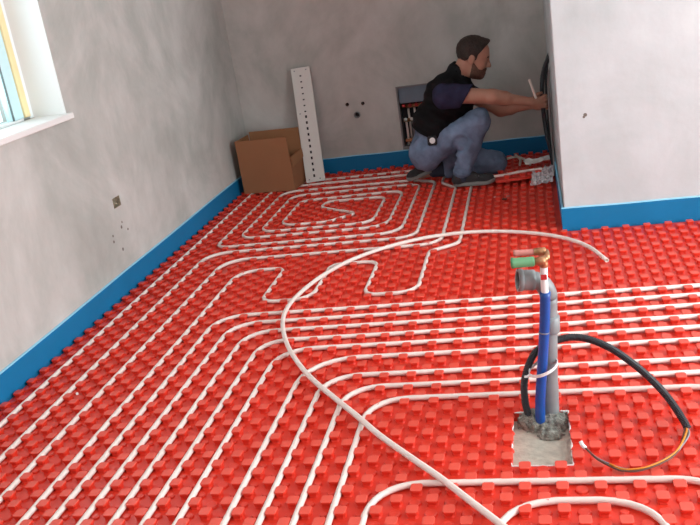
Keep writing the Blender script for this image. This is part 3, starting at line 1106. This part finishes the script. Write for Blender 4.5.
def torso(P, o=0.0):
    d = ell(P, (-0.635, 5.42, 0.385), (0.118 + o, 0.165 + o, 0.16 + o), -0.45)
    d = smin(d, ell(P, (-0.532, 5.42, 0.552), (0.128 + o, 0.172 + o, 0.155 + o), -0.5), 0.06)
    d = smin(d, cone(P, (-0.505, 5.30, 0.620), (-0.490, 5.545, 0.615), 0.062 + o, 0.062 + o), 0.05)
    return d


def pelvis(P, o=0.0):
    d = ell(P, (-0.690, 5.42, 0.265), (0.115 + o, 0.17 + o, 0.12 + o))
    d = smin(d, ell(P, (-0.712, 5.355, 0.225), (0.092 + o, 0.09 + o, 0.092 + o)), 0.04)
    d = smin(d, ell(P, (-0.712, 5.485, 0.225), (0.092 + o, 0.09 + o, 0.092 + o)), 0.04)
    return d


def leg(P, h, k, a, o=0.0, r=(0.088, 0.062, 0.056, 0.044)):
    d = cone(P, h, k, r[0] + o, r[1] + o)
    s = cone(P, k, a, r[2] + o, r[3] + o)
    mid = np.array(k) * 0.62 + np.array(a) * 0.38
    dv = np.array(a) - np.array(k)
    back = np.array([-0.022, 0, -0.004]) if h is hipR else np.array([0, 0, 0.014])
    s = smin(s, ell(P, mid + back, (0.052 + o, 0.050 + o, 0.075 + o)), 0.03) if h is hipR else s
    return smin(d, s, 0.03)


def arm(P, s, e, w, o=0.0):
    d = cone(P, s, e, 0.055 + o, 0.042 + o)
    e2 = np.array(e) * 0.7 + np.array(w) * 0.3
    f1 = cone(P, e, w, 0.040 + o, 0.026 + o)
    f1 = smin(f1, cone(P, e, e2, 0.040 + o, 0.044 + o), 0.02)
    return smin(d, f1, 0.02)


GRIP = np.array([0.052, 5.395, 0.490])


def hand(P, w, palm, side, fan):
    """palm from the wrist plus five jointed fingers closing round the conduit"""
    w, palm = np.array(w), np.array(palm)
    d = smin(cone(P, w, palm, 0.025, 0.030), ell(P, palm + np.array([0.004, 0, -0.002]), (0.040, 0.020, 0.040)), 0.018)
    for k in range(4):
        ln = (0.92, 1.0, 0.94, 0.76)[k]
        dz = 0.030 - 0.0195 * k
        b = palm + np.array([0.030, side * 0.004, dz * 0.92])
        j1 = b + ln * np.array([0.026, -side * 0.010, 0.004 * (1.5 - k) + fan])
        j2 = j1 + ln * np.array([0.010, -side * 0.022, 0.001])
        j3 = j2 + ln * np.array([-0.012, -side * 0.014, 0.0])
        d = smin(d, smin(smin(cone(P, b, j1, 0.0105, 0.0095), cone(P, j1, j2, 0.0095, 0.0088), 0.003), cone(P, j2, j3, 0.0088, 0.0075), 0.003), 0.005)
    t0 = palm + np.array([-0.010, -side * 0.012, 0.026])
    t1 = t0 + np.array([0.022, -side * 0.016, 0.020])
    t2 = t1 + np.array([0.026, -side * 0.006, 0.006])
    d = smin(d, smin(cone(P, t0, t1, 0.014, 0.0115), cone(P, t1, t2, 0.0112, 0.009), 0.004), 0.008)
    return d


palmR, palmL = (0.008, 5.345, 0.488), (0.020, 5.430, 0.466)


def body(P):
    d = smin(torso(P, -0.012), pelvis(P, -0.014), 0.05)
    d = smin(d, cone(P, (-0.475, 5.42, 0.650), HC + FX * -0.035 + FZ * -0.055, 0.060, 0.056), 0.03)
    d = smin(d, head(P), 0.02)
    for (h, k, a) in ((hipR, knR, anR), (hipL, knL, anL)):
        d = smin(d, leg(P, h, k, a, -0.016), 0.03)
    d = smin(d, cone(P, anR, (-0.40, 5.29, 0.055), 0.026, 0.020), 0.01)
    d = smin(d, cone(P, anL, (-0.77, 5.52, 0.062), 0.028, 0.024), 0.02)
    d = smin(d, arm(P, shR, elR, wrR), 0.02)
    d = smin(d, arm(P, shL, elL, wrL), 0.02)
    d = smin(d, hand(P, wrR, palmR, -1, 0.0), 0.012)
    d = smin(d, hand(P, wrL, palmL, 1, -0.002), 0.012)
    return d


man = sdf_obj('person', body, (-0.90, 5.10, 0.03), (0.10, 5.72, 0.95), 0.0062, M['skin'])
tag(man, 'man crouching on one knee in black vest and jeans, working at the wall conduits', 'person')


def sproj(P):
    return (P - PEL) @ SD


def folds(P, amp, s):
    return amp * noise3(P, s)


def jeans(P):
    d = pelvis(P, 0.002)
    d = smin(d, torso(P, -0.002), 0.03)
    d = smax(d, sproj(P) - 0.165, 0.01)
    d = smin(d, leg(P, hipR, knR, anR, 0.004, (0.092, 0.066, 0.062, 0.056)), 0.035)
    dl = leg(P, hipL, knL, anL, 0.004, (0.092, 0.068, 0.062, 0.054))
    d = smin(d, dl, 0.025)
    # gathered denim behind the bent knee and at the ankle
    q = P - np.array(knR)
    rr = np.linalg.norm(P - np.array([-0.46, 5.29, 0.31]), axis=-1)
    d = d + 0.006 * np.sin(rr * 120) * np.exp(-(rr / 0.12) ** 2) + folds(P, 0.006, 48) + folds(P, 0.003, 110)
    ra = np.linalg.norm(P - np.array([-0.475, 5.295, 0.15]), axis=-1)
    d = d + 0.004 * np.sin((P[..., 2] + 0.3 * P[..., 0]) * 230) * np.exp(-(ra / 0.08) ** 2)
    # cuffs
    d = np.maximum(d, np.where(P[..., 0] > -0.57, np.where((P[..., 1] < 5.42) & (P[..., 2] < 0.2), 0.066 - P[..., 2] - 0.12 * (P[..., 0] + 0.47), -1), -1))
    d = np.maximum(d, np.where((P[..., 1] > 5.43) & (P[..., 2] < 0.16), -0.615 - P[..., 0], -1))
    return d


jn = sdf_obj('jeans', jeans, (-0.86, 5.10, 0.02), (-0.14, 5.72, 0.56), 0.0072, M['denim'], man)
jn['label'] = 'faded blue denim jeans'


def vest(P):
    d = torso(P, 0.014)
    d = smin(d, pelvis(P, 0.012), 0.04)
    d = smin(d, cone(P, (-0.490, 5.42, 0.655), (-0.440, 5.42, 0.728), 0.088, 0.074), 0.03)
    d = smin(d, ell(P, (-0.43, 5.42, 0.585), (0.075, 0.12, 0.10)), 0.05)
    s = sproj(P)
    d = d + 0.0035 * np.sin(s * 85 + 2 * np.sin(P[..., 1] * 14)) + folds(P, 0.003, 48)
    d = smax(d, 0.125 - s, 0.012)
    # open neck
    d = smax(d, -cone(P, (-0.432, 5.42, 0.725), HC + FX * -0.01 + FZ * -0.03, 0.064, 0.09), 0.006)
    return d


vs_ = sdf_obj('vest', vest, (-0.86, 5.10, 0.25), (-0.30, 5.72, 0.80), 0.0072, M['vest'], man)
vs_['label'] = 'black sleeveless vest with raised collar'
# small pale tag on the back of the collar
MB().bbox(-0.007, 0.007, -0.004, 0.004, -0.011, 0.011, 0.002, frame_to((-0.563, 5.395, 0.700), (0.5, 0, 0.8))).build('collar_tag', M['white'], vs_)


def sleeve(s, e, k):
    s, e = np.array(s), np.array(e)
    end = s + (e - s) * k
    ax = (e - s) / np.linalg.norm(e - s)

    def fn(P):
        d = cone(P, s + np.array([-0.035, 0, -0.004]), end + ax * 0.03, 0.078, 0.066)
        d = d + folds(P, 0.005, 60)
        d = np.maximum(d, (P - end) @ (ax - np.array([0, 0, 0.55])))
        return np.maximum(d, -(cone(P, end - ax * 0.02, end + ax * 0.1, 0.052, 0.054)))
    return fn


for (s, e) in ((shR, elR), (shL, elL)):
    lo = np.minimum(np.array(s), np.array(e)) - 0.11
    hi = np.maximum(np.array(s), np.array(e)) + 0.11
    o = sdf_obj('shirt_sleeve', sleeve(s, e, 0.40), lo, hi, 0.0065, M['tee'], man)
    o['label'] = 'navy t-shirt sleeve'


def hair(P):
    Q = hl(P)
    d = ell(Q, (-0.007, 0, 0.034), (0.106, 0.083, 0.096))
    d = smin(d, ell(Q, (0.060, 0, 0.098), (0.046, 0.055, 0.024)), 0.02)
    d = d + 0.0022 * noise3(P, 260)
    fx, up = Q[..., 0], Q[..., 2]
    front = fx - (0.050 + 0.62 * np.clip(up - 0.062, -0.04, 0.05))
    low = (-0.004 - 0.9 * np.clip(-fx - 0.015, 0, 0.07)) - up
    burn = np.where((fx > 0.012) & (fx < 0.034) & (up > -0.035), -0.004, 1.0)
    cut = np.maximum(front, np.minimum(low, burn))
    return smax(d, cut, 0.006)


hr = sdf_obj('hair', hair, HC - 0.17, HC + 0.17, 0.0048, M['hair'], man)
hr['label'] = 'short dark hair'


def beard(P):
    Q = hl(P)
    d = smin(skull(Q), ell(Q, (0.088, 0, -0.072), (0.010, 0.024, 0.020)), 0.01) - 0.0035 + 0.001 * noise3(P, 400)
    fx, up = Q[..., 0], Q[..., 2]
    top_ = up - np.where(fx > 0.075, -0.049, -0.060 + 0.9 * np.clip(0.050 - fx, 0, 0.04))
    cut = np.maximum(top_, 0.006 - fx)
    d = smax(d, cut, 0.005)
    lips = ell(Q, (0.099, 0, -0.071), (0.022, 0.019, 0.008))
    return smax(d, -lips, 0.003)


sdf_obj('beard', beard, HC - 0.15, HC + 0.15, 0.0048, M['beard'], man)
for s in (-1, 1):
    ec = HC + FX * 0.0875 + FS * (s * 0.031) + FZ * 0.0
    g = MB().add(*lathe([(0.0005, 0), (0.0045, 0.0008), (0.0045, 0.002), (0.001, 0.0042)], frame_to(tuple(ec), tuple(FX)), 10))
    g.build('eye', M['eye'], man, True)
    g = MB().tube([tuple(HC + FX * (0.094 - 0.3 * abs(t)) + FS * (s * 0.031 + t) + FZ * (0.022 - 0.15 * abs(t))) for t in (-0.018, -0.006, 0.006, 0.018)], 0.0042, 6)
    g.build('eyebrow', M['hair'], man)


def shoe_parts(heel, toe, ankle, y, roll=0.0):
    heel, toe, ankle = np.array(heel), np.array(toe), np.array(ankle)
    ax = (toe - heel) / np.linalg.norm(toe - heel)
    upv = np.array([0, 0, 1.0]) - ax * ax[2]
    upv /= np.linalg.norm(upv)
    sd = np.cross(upv, ax)
    Lf = np.linalg.norm(toe - heel)

    def loc(P):
        Q = P - heel
        return np.stack([Q @ ax, Q @ sd, Q @ upv], -1)

    def upper(P):
        Q = loc(P)
        d = cone(Q, (0.035, 0, 0.034), (Lf - 0.04, 0.0, 0.026), 0.038, 0.033)
        d = smin(d, ell(Q, (Lf - 0.055, 0, 0.028), (0.055, 0.047, 0.030)), 0.02)
        A = loc(ankle[None, None, None, :])[0, 0, 0]
        d = smin(d, cone(Q, (0.045, 0, 0.045), A * 0.8 + np.array([0.009, 0, 0.009]), 0.041, 0.043), 0.025)
        d = smin(d, ell(Q, (0.115, 0, 0.050), (0.055, 0.036, 0.036)), 0.02)
        d = smax(d, 0.016 - Q[..., 2], 0.004)
        return d + 0.0015 * noise3(P, 160)

    def sole(P):
        Q = loc(P)
        w = 0.036 + 0.012 * np.clip((Q[..., 0] - 0.09) / 0.1, 0, 1)
        x = np.clip(Q[..., 0], 0.042, Lf - 0.047)
        d = np.hypot(Q[..., 0] - x, Q[..., 1]) - w - 0.004
        toe_up = 0.012 * np.clip((Q[..., 0] - Lf + 0.07) / 0.07, 0, 1) ** 2
        return smax(np.maximum(d, np.abs(Q[..., 2] - 0.013 - toe_up) - 0.013), d, 0.004)
    lo = np.minimum(np.minimum(heel, toe), ankle) - 0.09
    hi = np.maximum(np.maximum(heel, toe), ankle) + 0.09
    u = sdf_obj('shoe', upper, lo, hi, 0.006, M['shoe'], man)
    s = sdf_obj('sole', sole, lo, hi, 0.006, M['sole'], u)
    u['label'] = 'dark shoe with grey sole'
    return u, loc, ax, sd, upv, heel, Lf


u, loc, ax, sd, upv, heel, Lf = shoe_parts((-0.548, 5.295, 0.026), (-0.280, 5.285, 0.026), anR, 5.295)
for k in range(4):
    t = 0.105 + 0.022 * k
    c0 = heel + ax * t + upv * (0.089 - 0.0075 * k)
    MB().tube([tuple(c0 + sd * q - upv * (abs(q) * 0.45)) for q in (-0.026, -0.010, 0.010, 0.026)], 0.003, 6).build('lace', M['wire_grey'], u)
# left foot: toes on the floor, heel raised behind the kneeling knee
shoe_parts((-0.632, 5.525, 0.105), (-0.862, 5.505, 0.030), (-0.635, 5.525, 0.090), 5.52)
sdf_obj('sock', lambda P: cone(P, (-0.59, 5.525, 0.090), (-0.685, 5.523, 0.086), 0.052, 0.045), (-0.76, 5.45, 0.02), (-0.53, 5.60, 0.16), 0.006, M['sock'], man)
sdf_obj('sock', lambda P: cone(P, (-0.468, 5.294, 0.135), (-0.478, 5.294, 0.075), 0.047, 0.047), (-0.56, 5.22, 0.02), (-0.39, 5.37, 0.20), 0.006, M['sock'], man)
# tape measure clipped at the belt
tm = thing('tape_measure', 'small dark tape measure with white disc clipped to the jeans belt', 'tape measure', (-0.640, 5.238, 0.335))
Tm = frame_to((-0.640, 5.238, 0.345), (-0.25, -1, 0.1))
MB().bbox(-0.030, 0.030, -0.030, 0.030, -0.014, 0.012, 0.008, Tm).build('case', M['black'], tm)
MB().add(*lathe([(0.019, 0), (0.019, 0.003), (0.016, 0.0045)], Tm @ Matrix.Translation((0.006, 0.002, 0.0115)), 18)).build('disc', M['white'], tm)

# ---------------------------------------------------------------- conduits at the side of the projecting wall
def arc_conduit(name, pts, r, m, lab, grp=None):
    P = resample(spline(pts, 10), 0.004)
    rs = [r if i % 2 else r * 0.9 for i in range(len(P))]
    vv, ff = tube_geo(P, r, 10, True, rs)
    return tag(link(name, vv, ff, m, smooth=False), lab, 'conduit', grp)


arc_conduit('wall_conduit', [(0.115, 5.40, 0.748), (0.090, 5.40, 0.718), (0.062, 5.40, 0.645), (0.050, 5.398, 0.560), (0.048, 5.396, 0.490), (0.050, 5.396, 0.400), (0.058, 5.40, 0.290), (0.074, 5.41, 0.180), (0.088, 5.42, 0.055)], 0.0145, M['conduit'], 'black conduit bowing off the side wall, gripped by the man')
arc_conduit('wall_conduit', [(0.112, 5.52, 0.755), (0.092, 5.52, 0.700), (0.080, 5.52, 0.560), (0.078, 5.52, 0.400), (0.080, 5.52, 0.250), (0.083, 5.52, 0.040)], 0.011, M['conduit'], 'thinner black conduit close to the side wall behind the gripped one')
arc_conduit('wall_cable', [(0.110, 5.30, 0.700), (0.092, 5.30, 0.640), (0.084, 5.30, 0.450), (0.086, 5.30, 0.300), (0.089, 5.29, 0.150), (0.084, 5.28, 0.035)], 0.007, M['grey_conduit'], 'grey cable hanging down the side wall nearest the front')
stk = MB().tube([(-0.022, 5.300, 0.640), (-0.004, 5.305, 0.575), (0.010, 5.312, 0.520)], 0.0075, 8).build('plastic_stick', M['pipe'])
tag(stk, 'short white plastic stick held in the hands of the man', 'stick')

# ---------------------------------------------------------------- offcuts and rubbish beside the projecting wall
po = thing('panel_offcut', 'torn piece of red nubbed panel lying on the floor beside the wall', 'panel piece', (-0.12, 5.36, 0.025))
Tp = Matrix.Translation((-0.13, 5.38, 0.033)) @ Matrix.Rotation(math.radians(13), 4, 'Z') @ Matrix.Rotation(math.radians(-4), 4, 'X')
outline = [(-0.17, -0.13), (-0.02, -0.145), (0.10, -0.12), (0.165, -0.135), (0.17, 0.10), (0.05, 0.135), (-0.10, 0.12), (-0.175, 0.13)]
v = [tuple(Tp @ Vector((x, y, -0.004))) for x, y in outline] + [tuple(Tp @ Vector((x, y, 0.010))) for x, y in outline]
n = len(outline)
link('sheet', v, [tuple(range(n))[::-1], tuple(range(n, 2 * n))] + [(k, (k + 1) % n, n + (k + 1) % n, n + k) for k in range(n)], M['red'], po)
nm_ = None
for i in range(-3, 4):
    for j in range(-2, 3):
        if (i + j) % 2 or abs(i * 0.05) > 0.15 or abs(j * 0.05) > 0.11:
            continue
        if nm_ is None:
            o = link('nub', nub_v, nub_f, None, po, mats=[M['red'], M['red_lit_top']], midx=NUB_MI)
            nm_ = o.data
        else:
            o = bpy.data.objects.new('nub', nm_)
            C.objects.link(o)
            o.parent = po
            o.matrix_parent_inverse = po.matrix_basis.inverted()
        o.matrix_basis = Tp @ Matrix.Translation((i * 0.05, j * 0.05, 0.010))
for (pts, lab, r) in (([(-0.315, 5.275, 0.062), (-0.27, 5.285, 0.066), (-0.22, 5.29, 0.068), (-0.13, 5.31, 0.072), (-0.05, 5.33, 0.073), (0.015, 5.335, 0.072)], 'white pipe offcut lying along the red panel piece', 0.009),
                      ([(-0.215, 5.875, 0.034), (-0.17, 5.885, 0.038), (-0.12, 5.83, 0.040), (-0.075, 5.71, 0.036), (-0.060, 5.64, 0.034)], 'longer curved cream pipe offcut near the far wall strip', 0.008),
                      ([(-0.155, 5.865, 0.056), (-0.125, 5.78, 0.040), (-0.128, 5.66, 0.034)], 'shorter cream pipe offcut crossing under the longer curved one', 0.008)):
    hv, hf = hollow_geo(spline(pts, 6), r, r * 0.7, 10)
    tag(link('pipe_offcut', hv, hf, M['pipe'], smooth=True), lab, 'pipe', 'pipe offcuts by the wall')


def crumple_sheet(name, p0, pu, pv, nu, nv_, amp, m, label, cat, th=0.0015):
    p0, pu, pv = np.array(p0), np.array(pu), np.array(pv)
    v, f = [], []
    for s in (0, 1):
        r2 = np.random.default_rng(11)
        for j in range(nv_ + 1):
            for i in range(nu + 1):
                p = p0 + pu * (i / nu + r2.normal(0, 0.012)) + pv * (j / nv_ + r2.normal(0, 0.012))
                p[2] += abs(amp * r2.normal()) + th * s
                v.append(tuple(p))
    K = (nu + 1) * (nv_ + 1)
    for j in range(nv_):
        for i in range(nu):
            q = (j * (nu + 1) + i, j * (nu + 1) + i + 1, (j + 1) * (nu + 1) + i + 1, (j + 1) * (nu + 1) + i)
            f.append(q[::-1])
            f.append(tuple(k_ + K for k_ in q))
    ring = [i for i in range(nu + 1)] + [(j + 1) * (nu + 1) - 1 for j in range(1, nv_ + 1)] + [nv_ * (nu + 1) + i for i in range(nu - 1, -1, -1)] + [j * (nu + 1) for j in range(nv_ - 1, 0, -1)]
    for k_ in range(len(ring)):
        a_, b_ = ring[k_], ring[(k_ + 1) % len(ring)]
        f.append((a_, b_, b_ + K, a_ + K))
    return tag(link(name, v, f, m), label, cat)


crumple_sheet('foil_strip', (-0.085, 5.44, 0.074), (0.165, 0.09, 0.006), (-0.015, 0.10, 0.004), 9, 5, 0.008, M['foil'], 'crumpled white film strip lying across the panel piece to the wall', 'film')
crumple_sheet('plastic_bag', (-0.065, 5.10, 0.024), (0.135, 0.02, 0.012), (0.020, 0.24, 0.030), 12, 16, 0.013, M['bag'], 'crumpled clear plastic bag at the foot of the side wall', 'plastic bag', 0.001)
# small litter
def chip(pos, s, m, label):
    g = MB().bbox(-s, s, -s * 0.6, s * 0.6, 0, s * 0.7, s * 0.2, Matrix.Translation(pos) @ Matrix.Rotation(rng.random() * 3, 4, 'Z'))
    tag(g.build('debris_chip', m), label, 'debris')


chip((-1.815, 2.665, 0.0215), 0.008, M['foil'], 'larger white crumb on the second pipe from the left wall')
chip((-1.832, 2.140, 0.0200), 0.005, M['foil'], 'tiny white crumb on the red panel at the left edge')
chip((-0.215, 4.885, 0.0200), 0.014, M['wire_brown'], 'small brown scrap on the panel in front of the rubbish')
chip((-0.195, 4.945, 0.0200), 0.012, M['pinkcap'], 'small pink scrap on the panel in front of the rubbish')
chip((-0.275, 4.96, 0.0200), 0.006, M['foil'], 'tiny pale crumb on the panel in front of the shoes')
